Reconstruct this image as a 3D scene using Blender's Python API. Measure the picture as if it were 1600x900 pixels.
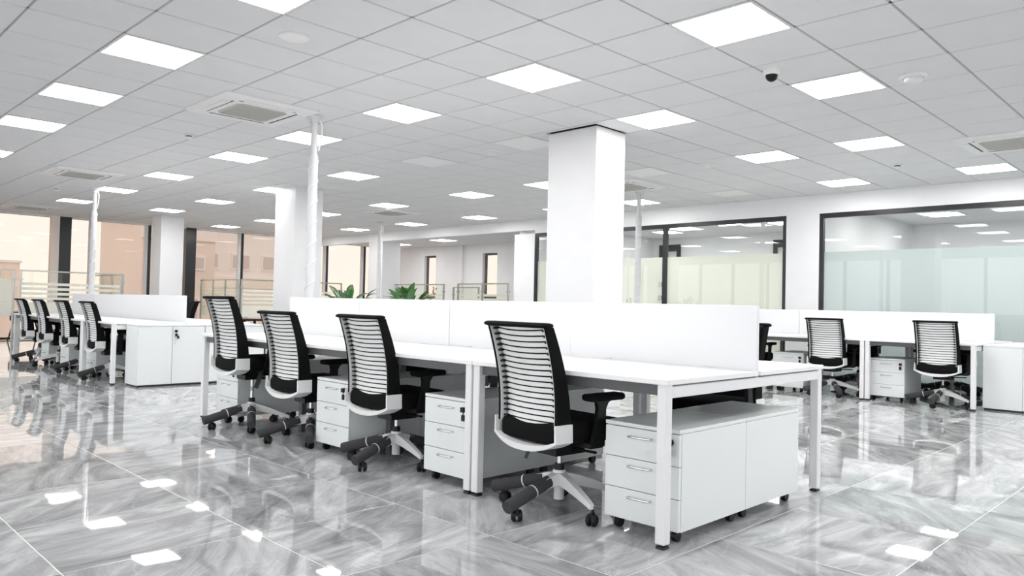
import bpy, bmesh, math, random
from mathutils import Vector, Matrix
random.seed(7)
PI = math.pi
for o in list(bpy.data.objects): bpy.data.objects.remove(o, do_unlink=True)
S = bpy.context.scene
COL = S.collection

# ------------------------------------------------------------------ camera
EYE = 1.065
YAW, PITCH, ROLL = (math.radians(a) for a in (44.76, 1.30, 1.31))
_f = Vector((math.cos(PITCH)*math.cos(YAW), math.cos(PITCH)*math.sin(YAW), math.sin(PITCH)))
_r0 = Vector((math.sin(YAW), -math.cos(YAW), 0)); _u0 = _r0.cross(_f)
_r = math.cos(ROLL)*_r0 + math.sin(ROLL)*_u0
_u = -math.sin(ROLL)*_r0 + math.cos(ROLL)*_u0
cd = bpy.data.cameras.new('camera'); cam = bpy.data.objects.new('camera', cd); COL.objects.link(cam)
cam.matrix_world = Matrix(((_r.x, _u.x, -_f.x, 0), (_r.y, _u.y, -_f.y, 0), (_r.z, _u.z, -_f.z, EYE), (0, 0, 0, 1)))
cd.sensor_width = 36; cd.lens = 1179.1/1600*36; cd.clip_start = .05; cd.clip_end = 500
S.camera = cam

# ------------------------------------------------------------------ world, exposure
SKY = 2.2
PANEL = 18.0
w = bpy.data.worlds.new('world'); S.world = w; w.use_nodes = True
bg = w.node_tree.nodes['Background']
bg.inputs[0].default_value = (.975, .985, 1.0, 1); bg.inputs[1].default_value = SKY
S.view_settings.view_transform = 'Standard'; S.view_settings.look = 'None'
S.view_settings.gamma = 1; S.view_settings.use_curve_mapping = False
S.view_settings.exposure = 0.2

# ------------------------------------------------------------------ materials
def mat(name, col, rough=.5, metal=0., spec=.5, bump=None, coat=0., var=None):
    """principled material; var=(scale, amount) slight mottling, bump=(scale, strength, distance)"""
    m = bpy.data.materials.new(name); m.use_nodes = True
    nt = m.node_tree; b = nt.nodes['Principled BSDF']
    b.inputs['Base Color'].default_value = (*col, 1); b.inputs['Roughness'].default_value = rough
    b.inputs['Metallic'].default_value = metal; b.inputs['Specular IOR Level'].default_value = spec
    b.inputs['Coat Weight'].default_value = coat
    tc = nt.nodes.new('ShaderNodeTexCoord')
    vs, va = var or (4., .03)
    n = nt.nodes.new('ShaderNodeTexNoise'); n.inputs['Scale'].default_value = vs; n.inputs['Detail'].default_value = 3
    nt.links.new(tc.outputs['Object'], n.inputs['Vector'])
    mx = nt.nodes.new('ShaderNodeMix'); mx.data_type = 'RGBA'
    mx.inputs[6].default_value = (*[c*(1-va) for c in col], 1); mx.inputs[7].default_value = (*[min(1, c*(1+va)) for c in col], 1)
    nt.links.new(n.outputs['Fac'], mx.inputs[0]); nt.links.new(mx.outputs[2], b.inputs['Base Color'])
    if bump:
        n2 = nt.nodes.new('ShaderNodeTexNoise'); n2.inputs['Scale'].default_value = bump[0]; n2.inputs['Detail'].default_value = 4
        nt.links.new(tc.outputs['Object'], n2.inputs['Vector'])
        bp = nt.nodes.new('ShaderNodeBump'); bp.inputs['Strength'].default_value = bump[1]; bp.inputs['Distance'].default_value = bump[2]
        nt.links.new(n2.outputs['Fac'], bp.inputs['Height']); nt.links.new(bp.outputs['Normal'], b.inputs['Normal'])
    return m

def emit(name, col, strength):
    m = bpy.data.materials.new(name); m.use_nodes = True; nt = m.node_tree
    nt.nodes.remove(nt.nodes['Principled BSDF'])
    e = nt.nodes.new('ShaderNodeEmission'); e.inputs[0].default_value = (*col, 1); e.inputs[1].default_value = strength
    nt.links.new(e.outputs[0], nt.nodes['Material Output'].inputs[0]); return m

def glass(name, tint, gloss=.06, rough=0., refl=1.0):
    """thin pane: tinted straight-through light plus a fresnel mirror"""
    m = bpy.data.materials.new(name); m.use_nodes = True; nt = m.node_tree
    nt.nodes.remove(nt.nodes['Principled BSDF'])
    t = nt.nodes.new('ShaderNodeBsdfTransparent'); t.inputs[0].default_value = (*tint, 1)
    g = nt.nodes.new('ShaderNodeBsdfGlossy'); g.inputs['Roughness'].default_value = rough
    g.inputs['Color'].default_value = (refl, refl, refl, 1)
    lw = nt.nodes.new('ShaderNodeLayerWeight'); lw.inputs['Blend'].default_value = .5
    pw = nt.nodes.new('ShaderNodeMath'); pw.operation = 'POWER'; pw.inputs[1].default_value = 5.0; nt.links.new(lw.outputs['Facing'], pw.inputs[0])
    fr = nt.nodes.new('ShaderNodeMath'); fr.operation = 'MULTIPLY'; fr.inputs[1].default_value = .5; nt.links.new(pw.outputs[0], fr.inputs[0])
    ad = nt.nodes.new('ShaderNodeMath'); ad.operation = 'ADD'; ad.use_clamp = True; ad.inputs[1].default_value = gloss
    nt.links.new(fr.outputs[0], ad.inputs[0])
    mx = nt.nodes.new('ShaderNodeMixShader'); nt.links.new(ad.outputs[0], mx.inputs[0])
    nt.links.new(t.outputs[0], mx.inputs[1]); nt.links.new(g.outputs[0], mx.inputs[2])
    nt.links.new(mx.outputs[0], nt.nodes['Material Output'].inputs[0]); return m

def frosted(name, col, clear=.08, transl=.5):
    m = bpy.data.materials.new(name); m.use_nodes = True; nt = m.node_tree
    nt.nodes.remove(nt.nodes['Principled BSDF'])
    d = nt.nodes.new('ShaderNodeBsdfDiffuse'); d.inputs[0].default_value = (*col, 1)
    tl = nt.nodes.new('ShaderNodeBsdfTranslucent'); tl.inputs[0].default_value = (*col, 1)
    tr = nt.nodes.new('ShaderNodeBsdfTransparent'); tr.inputs[0].default_value = (*col, 1)
    m1 = nt.nodes.new('ShaderNodeMixShader'); m1.inputs[0].default_value = transl
    m2 = nt.nodes.new('ShaderNodeMixShader'); m2.inputs[0].default_value = clear
    nt.links.new(d.outputs[0], m1.inputs[1]); nt.links.new(tl.outputs[0], m1.inputs[2])
    nt.links.new(m1.outputs[0], m2.inputs[1]); nt.links.new(tr.outputs[0], m2.inputs[2])
    nt.links.new(m2.outputs[0], nt.nodes['Material Output'].inputs[0]); return m

def marble(name):
    m = bpy.data.materials.new(name); m.use_nodes = True; nt = m.node_tree; L = nt.links.new
    b = nt.nodes['Principled BSDF']
    tc = nt.nodes.new('ShaderNodeTexCoord'); oi = nt.nodes.new('ShaderNodeObjectInfo')
    mul = nt.nodes.new('ShaderNodeMath'); mul.operation = 'MULTIPLY'; mul.inputs[1].default_value = 37.0
    L(oi.outputs['Random'], mul.inputs[0])
    add = nt.nodes.new('ShaderNodeVectorMath'); add.operation = 'ADD'
    L(tc.outputs['Object'], add.inputs[0]); L(mul.outputs[0], add.inputs[1])
    ang = nt.nodes.new('ShaderNodeMath'); ang.operation = 'MULTIPLY_ADD'; ang.inputs[1].default_value = 1.6; ang.inputs[2].default_value = -1.5
    L(oi.outputs['Random'], ang.inputs[0])
    rt = nt.nodes.new('ShaderNodeVectorRotate'); rt.rotation_type = 'Z_AXIS'
    L(add.outputs[0], rt.inputs['Vector']); L(ang.outputs[0], rt.inputs['Angle'])
    mp = nt.nodes.new('ShaderNodeMapping'); mp.inputs['Scale'].default_value = (1.0, 3.2, 1); L(rt.outputs[0], mp.inputs['Vector'])
    n1 = nt.nodes.new('ShaderNodeTexNoise'); n1.inputs['Scale'].default_value = 1.5; n1.inputs['Detail'].default_value = 9
    n1.inputs['Roughness'].default_value = .62; n1.inputs['Distortion'].default_value = 1.4; L(mp.outputs[0], n1.inputs['Vector'])
    r1 = nt.nodes.new('ShaderNodeValToRGB'); e = r1.color_ramp.elements
    e[0].position = .28; e[0].color = (.20, .202, .208, 1); e[1].position = .74; e[1].color = (.74, .74, .745, 1)
    k = e.new(.5); k.color = (.43, .432, .44, 1)
    L(n1.outputs['Fac'], r1.inputs[0])
    n2 = nt.nodes.new('ShaderNodeTexNoise'); n2.inputs['Scale'].default_value = 1.1; n2.inputs['Detail'].default_value = 6
    n2.inputs['Distortion'].default_value = 2.2; L(mp.outputs[0], n2.inputs['Vector'])
    r2 = nt.nodes.new('ShaderNodeValToRGB'); e = r2.color_ramp.elements     # thin pale veins
    e[0].position = .485; e[0].color = (0, 0, 0, 1); e[1].position = .515; e[1].color = (0, 0, 0, 1)
    k = e.new(.5); k.color = (.22, .22, .22, 1); L(n2.outputs['Fac'], r2.inputs[0])
    mx = nt.nodes.new('ShaderNodeMix'); mx.data_type = 'RGBA'
    L(r2.outputs[0], mx.inputs[0]); L(r1.outputs[0], mx.inputs[6]); mx.inputs[7].default_value = (.86, .86, .86, 1)
    hs = nt.nodes.new('ShaderNodeHueSaturation'); L(mx.outputs[2], hs.inputs['Color'])
    va = nt.nodes.new('ShaderNodeMath'); va.operation = 'MULTIPLY_ADD'; va.inputs[1].default_value = .22; va.inputs[2].default_value = .89
    L(oi.outputs['Random'], va.inputs[0]); L(va.outputs[0], hs.inputs['Value'])
    L(hs.outputs[0], b.inputs['Base Color'])
    b.inputs['Roughness'].default_value = .022; b.inputs['IOR'].default_value = 1.62
    nb = nt.nodes.new('ShaderNodeTexNoise'); nb.inputs['Scale'].default_value = 3.; nb.inputs['Detail'].default_value = 1; L(add.outputs[0], nb.inputs['Vector'])
    bp = nt.nodes.new('ShaderNodeBump'); bp.inputs['Strength'].default_value = .25; bp.inputs['Distance'].default_value = .0025
    L(nb.outputs['Fac'], bp.inputs['Height']); L(bp.outputs['Normal'], b.inputs['Normal'])
    return m

M = dict(
    wall=mat('white_paint', (.88, .88, .89), .6, bump=(60, .05, .001)),
    column=mat('column_paint', (.79, .79, .80), .45),
    tile=mat('ceiling_tile_white', (.745, .75, .76), .75, bump=(220, .25, .0006), var=(3., .035)),
    tbar=mat('grid_bar_grey', (.42, .42, .43), .5),
    plenum=mat('plenum_dark', (.03, .03, .03), .9),
    marble=marble('polished_grey_marble'),
    grout=mat('grout', (.78, .78, .77), .3),
    lam=mat('white_laminate', (.80, .825, .825), .32, var=(2., .01)),
    top=mat('white_desktop', (.88, .88, .885), .3, var=(2., .01)),
    legw=mat('white_powder_coat', (.82, .82, .83), .35),
    screen=mat('white_screen_board', (.83, .835, .85), .4, var=(2., .01)),
    darkm=mat('dark_grey_steel', (.10, .10, .105), .45),
    foot=mat('black_foot', (.015, .015, .015), .5),
    frame=mat('black_aluminium', (.014, .015, .018), .35),
    fabric=mat('black_fabric', (.004, .004, .0045), .9, 0., .18, bump=(400, .3, .0006)),
    bplast=mat('black_plastic', (.006, .006, .007), .45, 0., .3),
    slat=mat('light_grey_slat', (.86, .87, .86), .4),
    rail=mat('grey_rail_liner', (.66, .66, .66), .45),
    wplast=mat('white_plastic', (.80, .80, .80), .35),
    base=mat('pale_grey_base', (.74, .74, .74), .35),
    foam=mat('grey_foam_sleeve', (.055, .055, .058), .85, 0., .25, bump=(120, .4, .001)),
    tie=mat('pale_cable_tie', (.7, .7, .7), .4),
    chrome=mat('brushed_chrome', (.62, .62, .63), .22, metal=1.),
    steel=mat('satin_steel', (.46, .47, .44), .3, metal=1.),
    seam=mat('dark_seam', (.05, .05, .055), .6),
    key=mat('silver_key', (.6, .6, .6), .3, metal=1.),
    acw=mat('cassette_white', (.80, .80, .80), .4),
    grille=mat('beige_grille', (.50, .50, .465), .6),
    slot=mat('dark_slot', (.03, .03, .03), .7),
    diffuser=emit('lit_diffuser', (1, .995, .985), PANEL),
    unlit=mat('unlit_diffuser', (.86, .86, .86), .5),
    pole=mat('white_pole', (.64, .64, .66), .4),
    wrap=mat('clear_wrap_white', (.84, .84, .87), .25, coat=.4),
    glass=glass('clear_office_glass', (.97, .985, .975), .024),
    winglass=glass('warm_window_glass', (.675, .618, .575), .008),
    fillwin=glass('clear_fill_window_glass', (.985, .99, .99), .01),  # clear panes of the unseen windows added for fill
    scrglass=glass('green_edge_glass', (.975, .982, .955), .015),
    film_y=frosted('frosted_film_warm', (.95, .945, .89), .05),
    film_b=frosted('frosted_film_cool', (.785, .825, .83), .05),
    film_s=frosted('frosted_stripe', (.95, .945, .90), .15),
    leaf=mat('leaf_green', (.035, .14, .022), .4, var=(9., .5)),
    leafl=mat('leaf_pale_green', (.12, .26, .10), .4, var=(9., .4)),
    stem=mat('stem_green', (.10, .16, .05), .5),
    dry=mat('dried_flower_brown', (.30, .19, .12), .8),
    soil=mat('soil', (.03, .02, .015), .95),
    pot=mat('white_pot', (.72, .72, .72), .35),
    bld_a=mat('outside_peach_render', (.88, .78, .72), .8, var=(.4, .1)),
    bld_b=mat('outside_grey_panel', (.90, .89, .88), .8, var=(.4, .1)),
    bld_c=mat('outside_pale_band', (.92, .89, .87), .8),
    bld_g=mat('outside_window_glass', (.66, .63, .61), .4),
    ground=mat('outside_paving', (.40, .38, .35), .9),
    blind=frosted('sheer_roller_blind', (.98, .93, .88), .30, .8),
)

# ------------------------------------------------------------------ geometry helpers
class MB:
    def __init__(s): s.v = []; s.f = []; s.smooth = False
    def box(s, x0, y0, z0, x1, y1, z1):
        n = len(s.v)
        s.v += [(x, y, z) for z in (z0, z1) for y in (y0, y1) for x in (x0, x1)]
        s.f += [tuple(n+i for i in q) for q in ((0, 2, 3, 1), (4, 5, 7, 6), (0, 1, 5, 4), (2, 6, 7, 3), (0, 4, 6, 2), (1, 3, 7, 5))]
        return s
    def rings(s, rings, cap=True, close=True):
        n = len(s.v); k = len(rings[0])
        for r in rings: s.v += [tuple(p) for p in r]
        for a in range(len(rings)-1):
            for i in range(k if close else k-1):
                j = (i+1) % k
                s.f.append((n+a*k+i, n+a*k+j, n+(a+1)*k+j, n+(a+1)*k+i))
        if cap:
            s.f.append(tuple(n+i for i in reversed(range(k)))); s.f.append(tuple(n+(len(rings)-1)*k+i for i in range(k)))
        return s
    def tube(s, pts, rad, seg=10, cap=True, flat=1.):
        pts = [Vector(p) for p in pts]
        if not isinstance(rad, (list, tuple)): rad = [rad]*len(pts)
        rr = []; prev = None
        for i, p in enumerate(pts):
            d = (pts[min(i+1, len(pts)-1)]-pts[max(i-1, 0)]).normalized()
            a = Vector((0, 0, 1)) if abs(d.z) < .9 else Vector((1, 0, 0))
            if prev is None: x = d.cross(a).normalized()
            else: x = (prev - d*prev.dot(d)).normalized()
            prev = x; y = d.cross(x)
            rr.append([p + rad[i]*(math.cos(t)*x + flat*math.sin(t)*y) for t in (2*PI*k/seg for k in range(seg))])
        return s.rings(rr, cap)
    def lathe(s, prof, seg=20, cx=0, cy=0):
        return s.rings([[(cx+r*math.cos(2*PI*k/seg), cy+r*math.sin(2*PI*k/seg), z) for k in range(seg)] for r, z in prof])
    def data(s, name, m, smooth=None):
        me = bpy.data.meshes.new(name); me.from_pydata(s.v, [], s.f)
        bm = bmesh.new(); bm.from_mesh(me); bmesh.ops.recalc_face_normals(bm, faces=bm.faces); bm.to_mesh(me); bm.free()
        me.materials.append(M[m])
        if smooth or (smooth is None and s.smooth):
            for p in me.polygons: p.use_smooth = True
            me.set_sharp_from_angle(angle=math.radians(40))
        me.update(); return me

def link(name, me, parent=None, loc=(0, 0, 0), rot=(0, 0, 0)):
    o = bpy.data.objects.new(name, me); COL.objects.link(o)
    o.location = loc; o.rotation_euler = rot
    if parent: o.parent = parent
    return o
def cbox(name, m, dx, dy, dz, bev=.003, seg=1, off=(0, 0, 0)):
    """chamfered box mesh centred on off"""
    bm = bmesh.new(); bmesh.ops.create_cube(bm, size=1)
    for v in bm.verts: v.co = Vector((v.co.x*dx+off[0], v.co.y*dy+off[1], v.co.z*dz+off[2]))
    if bev: bmesh.ops.bevel(bm, geom=list(bm.edges), offset=bev, segments=seg, affect='EDGES', profile=.5)
    me = bpy.data.meshes.new(name); bm.to_mesh(me); bm.free(); me.materials.append(M[m])
    if seg > 1:
        for p in me.polygons: p.use_smooth = True
        me.set_sharp_from_angle(angle=math.radians(50))
    return me
def cb(x0, y0, z0, x1, y1, z1, name, m, parent=None, bev=.003, seg=1):
    """chamfered box object from corner to corner, origin in its middle"""
    me = cbox(name, m, x1-x0, y1-y0, z1-z0, bev, seg)
    return link(name, me, parent, ((x0+x1)/2, (y0+y1)/2, (z0+z1)/2))
def bx(x0, y0, z0, x1, y1, z1, name, m, parent=None): return cb(x0, y0, z0, x1, y1, z1, name, m, parent, 0)
def thing(name, label, cat, loc=(0, 0, 0), rz=0, group=None):
    o = link(name, None, None, loc, (0, 0, rz)); o.empty_display_size = .1
    return tag(o, label, cat, group)
def tag(o, label, cat, group=None):
    o['label'] = label; o['category'] = cat
    if group: o['group'] = group
    return o
def struct(o, label=None):
    o['kind'] = 'structure'
    if label: o['label'] = label
    return o
def sempty(name, label, loc=(0, 0, 0)): return struct(link(name, None, None, loc), label)
ORD = ['nearest', 'second nearest', 'third nearest', 'fourth nearest', 'fifth nearest', 'sixth nearest', 'seventh nearest', 'eighth nearest', 'ninth nearest', 'tenth nearest']

# ------------------------------------------------------------------ room dimensions
CZ = 2.96                       # ceiling height
GX, GY, G = 4.231, 3.998, .6    # ceiling grid origin and pitch
XW, YW = 12.1, 20.6             # glass office wall, window wall
XL, YF = -3.0, -4.0             # walls behind the camera
XA = 15.2                       # back of the alcove
COLS = [(6.14, 4.90, 6.64, 5.57), (6.32, 11.38, 6.84, 12.05), (6.62, 18.0, 7.14, 18.55)]

def in_view(x, y, z, margin=60):
    d = Vector((x, y, z-EYE)); k = d.dot(_f)
    if k < .3: return None
    u = 800+1179.1*d.dot(_r)/k; v = 450-1179.1*d.dot(_u)/k
    return k if (-margin < u < 1600+margin and -margin < v < 900+margin) else None

# ------------------------------------------------------------------ floor
floor = struct(bx(XL-.2, YF-.2, -.25, 18.0, YW+.15, -.001, 'floor', 'grout'), 'floor of large polished grey marble tiles with pale joints')
TX, TY = .785, .735
tiles = []
for a in range(-6, 24):
    for b in range(-8, 28):
        x, y = .87+TX*(a+.5), 1.05+TY*(b+.5)
        if x-TX/2 < XL or x+TX/2 > 18.0 or y-TY/2 < YF or y+TY/2 > YW+.1: continue
        tiles.append((in_view(x, y, 0, 150), x, y))
vis = sorted(t for t in tiles if t[0]); near = vis[:298]; rest = vis[298:] + [t for t in tiles if not t[0]]
ftile = cbox('floor_tile', 'marble', TX-.006, TY-.006, .012, .0005)
for k, x, y in near:
    link('floor_tile', ftile, floor, (x-floor.location.x, y-floor.location.y, -.006-floor.location.z))
mb = MB()
for k, x, y in rest: mb.box(x-TX/2+.0025, y-TY/2+.0025, -.012, x+TX/2-.0025, y+TY/2-.0025, 0)
o = link('floor_tile_field', mb.data('floor_tile_field', 'marble'), floor, tuple(-c for c in floor.location)); o['kind'] = 'stuff'

# ------------------------------------------------------------------ ceiling
ceil_ = struct(bx(XL-.2, YF-.2, 3.25, XW+.2, YW+.2, 3.4, 'ceiling', 'plenum'), 'suspended ceiling of square white tiles in a pale grid')
CO = tuple(-c for c in ceil_.location)
LIT = {}
for i, js in {-4: [2, -1, -4, -7, -10, -14], 0: [5, 2, -1, -4, -7, -10, -14, -18, -22], 3: [5, 2, -1, -10, -14, -18, -22],
              7: [4, 1, -1, -7, -10, -14, -18, -22, -26], 11: [5, 2, -1, -7, -10, -14, -18, -22, -26]}.items():
    for j in js: LIT[(i, j)] = True
for c in ((3, -4), (3, -7), (7, -4), (11, -4)): LIT[c] = False
def cell(i, j): return GX+G*i, GY-G*(j+1), GX+G*(i+1), GY-G*j
ctile = cbox('ceiling_tile', 'tile', G-.016, G-.016, .016, .004)
cands = []; trims = []
for i in range(-13, 14):
    for j in range(-29, 14):
        if (i, j) in LIT: continue
        x0, y0, x1, y1 = cell(i, j)
        if x0 < XL-.3 or x0 > XW-.02 or y0 < YF-.3 or y0 > YW-.05: continue
        cut = [c for c in COLS if c[0] < x1 and c[2] > x0 and c[1] < y1 and c[3] > y0]
        if x1 > XW: trims.append((x0+.008, y0+.008, XW-.004, y1-.008)); continue
        if cut:
            c = cut[0]; g, gy = (.055, .03) if c is COLS[0] else (.006, .006)
            a0, b0, a1, b1 = x0+.008, y0+.008, x1-.008, y1-.008
            cx0, cy0, cx1, cy1 = c[0]-g, c[1]-gy, c[2]+.004, c[3]+.004
            for r in ((a0, b0, min(a1, cx0), b1), (max(a0, cx1), b0, a1, b1),
                      (max(a0, cx0), b0, min(a1, cx1), min(b1, cy0)), (max(a0, cx0), max(b0, cy1), min(a1, cx1), b1)):
                if r[2]-r[0] > .01 and r[3]-r[1] > .01: trims.append(r)
            continue
        x, y = (x0+x1)/2, (y0+y1)/2
        cands.append((in_view(x, y, CZ, 120), x, y))
vis = sorted(t for t in cands if t[0]); near = vis[:292]; rest = vis[292:] + [t for t in cands if not t[0]]
for k, x, y in near:
    link('ceiling_tile', ctile, ceil_, (x+CO[0], y+CO[1], CZ+.004+CO[2]))
mb = MB()
for k, x, y in rest: mb.box(x-.292, y-.292, CZ-.004, x+.292, y+.292, CZ+.012)
for r in trims: mb.box(r[0], r[1], CZ-.004, r[2], r[3], CZ+.012)
o = link('ceiling_tile_field', mb.data('ceiling_tile_field', 'tile'), ceil_, CO); o['kind'] = 'stuff'
def bar(x0, y0, x1, y1):
    link('grid_bar', MB().box(x0, y0, CZ+.002, x1, y1, CZ+.03).data('grid_bar', 'tbar'), ceil_, CO)
for i in range(-12, 15):
    x = GX+G*i
    if x > XW: continue
    segs = [(YF, YW)]
    for c in COLS:
        if c[0]-.03 < x < c[2]+.02:
            segs = [s for a, b in segs for s in ((a, min(b, c[1]-.03)), (max(a, c[3]), b)) if s[1]-s[0] > .05]
    for a, b in segs: bar(x-.012, a, x+.012, b)
for j in range(-28, 15):
    y = GY-G*j
    if not YF < y < YW: continue
    segs = [(XL, XW)]
    for c in COLS:
        if c[1]-.03 < y < c[3]+.02:
            segs = [s for a, b in segs for s in ((a, min(b, c[0]-.03)), (max(a, c[2]), b)) if s[1]-s[0] > .05]
    for a, b in segs: bar(a, y-.0115, b, y+.0115)

# ceiling panel lights
mb = MB(); h = .294; t = .016
for q in ((-h, -h, h, -h+t), (-h, h-t, h, h), (-h, -h+t, -h+t, h-t), (h-t, -h+t, h, h-t)): mb.box(q[0], q[1], -.010, q[2], q[3], .008)
lframe = mb.data('frame', 'acw')
ldiff = MB().box(-h+t, -h+t, -.006, h-t, h-t, .006).data('diffuser', 'diffuser')
lunlit = MB().box(-h+t, -h+t, -.006, h-t, h-t, .006).data('diffuser', 'unlit')
ROWN = {-4: 'the leftmost row', 0: 'the row above the four-chair bench', 3: 'the row along the columns',
        7: 'the row just right of the columns', 11: 'the row beside the glass wall'}
cnt = {}
for (i, j), on in sorted(LIT.items(), key=lambda q: (q[0][0], -q[0][1])):
    x0, y0, x1, y1 = cell(i, j); vis = in_view((x0+x1)/2, (y0+y1)/2, CZ, 40)
    if not on: lab = 'unlit square panel in ' + ROWN[i] + (', the farther of its two' if (i, j) == (3, -7) else ', the nearer of its two' if i == 3 else ', between two lit ones')
    elif vis:
        cnt[i] = cnt.get(i, 0)+1
        lab = 'lit square ceiling panel, ' + ORD[cnt[i]-1] + ' in ' + ROWN[i]
    else: lab = 'lit square ceiling panel out of view above the camera'
    L_ = thing('ceiling_light', lab, 'ceiling light', ((x0+x1)/2, (y0+y1)/2, CZ), 0, 'square ceiling panels')
    link('frame', lframe, L_); link('diffuser', ldiff if on else lunlit, L_)

# ------------------------------------------------------------------ walls behind and beside the camera
def fill_window_wall(name, along, n0, length, label):
    """unseen glazed outer wall, added for daylight fill: header, sill, mullions and panes"""
    o = sempty(name, label); k = int(length/1.4); w_ = length/k
    def put(a, z0, b, z1, n, m, par=o, d0=-.12, d1=0.):
        if along == 'y': return bx(XL+d0, n0+a, z0, XL+d1, n0+b, z1, n, m, par)
        return bx(n0+a, YF+d0, z0, n0+b, YF+d1, z1, n, m, par)
    put(0, 2.90, length, 3.25, 'header', 'wall'); put(0, 0, length, .12, 'sill', 'wall')
    for q in range(k+1): put(max(0, q*w_-.04), .12, min(length, q*w_+.04), 2.90, 'mullion', 'frame')
    for q in range(k): put(q*w_+.04, .12, (q+1)*w_-.04, 2.90, 'pane', 'fillwin', o, -.07, -.058)
fill_window_wall('wall_left', 'y', YF, YW-YF, 'unseen window wall at the camera side, added for daylight fill')  # unseen glazing on both walls, added so daylight brightens the furniture fronts
fill_window_wall('wall_front', 'x', XL, 15.1-.04, 'unseen window wall behind the camera, added for daylight fill')
struct(bx(12.1, YF-.15, 0, 18.0, YF, 3.25, 'wall_end', 'wall'), 'white wall behind the offices')

# wall with the black-framed glazing (x = XW)
WH = 2.655
wr = sempty('wall_right', 'white wall with black framed glazing and a lowered header')
for n, q in (('header', (-4.0, 11.33, WH, 3.25)), ('pier', (5.05, 5.60, 0, WH)), ('pier', (11.33, 11.95, 0, WH)),
             ('header', (11.33, YW, 2.73, 3.25)), ('pier', (-4.0, -1.2, 0, WH))):
    bx(XW, q[0], q[2], XW+.16, q[1], q[3], n, 'wall', wr)
def glazing(name, y0, y1, mull, film, seams, label):
    o = sempty(name, label, (XW+.04, y0, 0)); t = .062
    def fr(a, z0, b, z1, nm='frame'): cb(-.035, a-y0, z0, .045, b-y0, z1, nm, 'frame', o, .004)
    fr(y0, WH-.075, y1, WH); fr(y0, 0, y1, .06); fr(y0, .06, y0+t, WH-.075); fr(y1-t, .06, y1, WH-.075)
    for m_ in mull: fr(m_-.042, .06, m_+.042, WH-.075, 'mullion')
    edges = sorted([y0+t, y1-t] + [e for m_ in mull for e in (m_-.042, m_+.042)])
    bays = [(edges[k], edges[k+1]) for k in range(0, len(edges), 2)]
    for a, b in bays:
        cuts = [a] + sorted(s for s in seams if a+.1 < s < b-.1) + [b]
        for c, d in zip(cuts[:-1], cuts[1:]):
            p = bx(0, c+.002-y0, .06, .010, d-.002-y0, WH-.075, 'pane', 'glass', o)
            f = bx(.012, c+.003-y0, .06, .014, d-.003-y0, 2.035, 'frosted_film', film, o)
            f['label'] = 'frosted privacy film on the lower glass'
    return o
glazing('window_1', -1.2, 5.05, [], 'film_b', [4.09, 3.17, 2.25, 1.3, .4], 'black framed office glazing with cool frosted film, at the right edge')
g2 = glazing('window_2', 5.60, 11.33, [7.98], 'film_y', [8.95], 'black framed office glazing with warm frosted film and a glass door')
for z in (1.52, 1.27):
    h_ = cb(-.03, 8.04-5.60, z-.04, -.005, 8.11-5.60, z+.04, 'hinge', 'chrome', g2, .004); h_['label'] = 'small steel door hinge'
mb = MB(); mb.tube([(-.01, 0, 0), (-.05, 0, 0), (-.05, .0, .13), (-.05, .02, .16)], .011, 8); mb.tube([(-.01, .09, -.02), (-.06, .09, -.02), (-.06, .075, .14)], .011, 8); mb.smooth = True
h_ = link('door_handle', mb.data('door_handle', 'chrome'), g2, (0, 8.72-5.60, 1.10)); h_['label'] = 'curved steel door handle'

# rooms behind the glazing
ro = sempty('wall_office', 'pale walls of the offices behind the glass')
bx(17.4, -1.5, 0, 17.55, 12.1, 3.1, 'wall_panel', 'wall', ro)
bx(XW+.16, 5.26, 0, 17.4, 5.38, 3.0, 'wall_panel', 'wall', ro)
bx(XW+.16, 11.8, 0, XA+.0, 11.95, 3.25, 'wall_panel', 'wall', ro)
bx(XA, 11.8, 0, 17.4, 11.95, 3.1, 'wall_panel', 'wall', ro)
bx(XW+.16, -1.5, 0, 17.4, -1.35, 3.0, 'wall_panel', 'wall', ro)
struct(bx(XW+.1, -1.5, CZ, 17.55, 11.95, CZ+.1, 'ceiling_office', 'tile'), 'pale ceiling of the offices behind the glass')
OL = [(13.9, 4.2), (15.7, 4.2), (13.9, 2.2), (15.7, 2.2), (13.9, .3), (15.4, 9.55), (15.0, 8.3), (15.9, 10.4), (15.5, 7.2), (13.6, 6.4), (16.4, 6.4)]
ORL = ['leftmost', 'second from left', 'third from left', 'fourth from left', 'fifth from left', 'sixth from left']
for nm, sel in (('bluish', [q for q in OL if q[1] < 5.2]), ('yellowish', [q for q in OL if q[1] > 5.2])):
    for k, (x, y) in enumerate(sorted(sel, key=lambda q: -q[1]/q[0])):
        L_ = thing('office_ceiling_light', 'lit ceiling panel behind the ' + nm + ' office glazing, ' + ORL[k], 'ceiling light', (x, y, CZ-.006), 0, 'lights in the ' + nm + ' office')
        link('frame', lframe, L_); link('diffuser', ldiff, L_)
for k, (y0, y1) in enumerate(((10.95, 11.6), (7.85, 8.35))):
    o = sempty('window_%d' % (k+3), 'black framed window on the far office wall, ' + ('half hidden by the black mullion' if k == 0 else 'beside the white pier'), (17.4, y0, 0))
    for a, b, c, d in ((0, .9, .1, 2.78), (y1-y0-.1, .9, y1-y0, 2.78), (.1, 2.60, y1-y0-.1, 2.78), (.1, .9, y1-y0-.1, 1.0)):
        bx(-.06, a, b, -.002, c, d, 'frame', 'frame', o)
    bx(-.03, .1, 1.0, -.02, y1-y0-.1, 2.60, 'pane', 'film_y', o)

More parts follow.
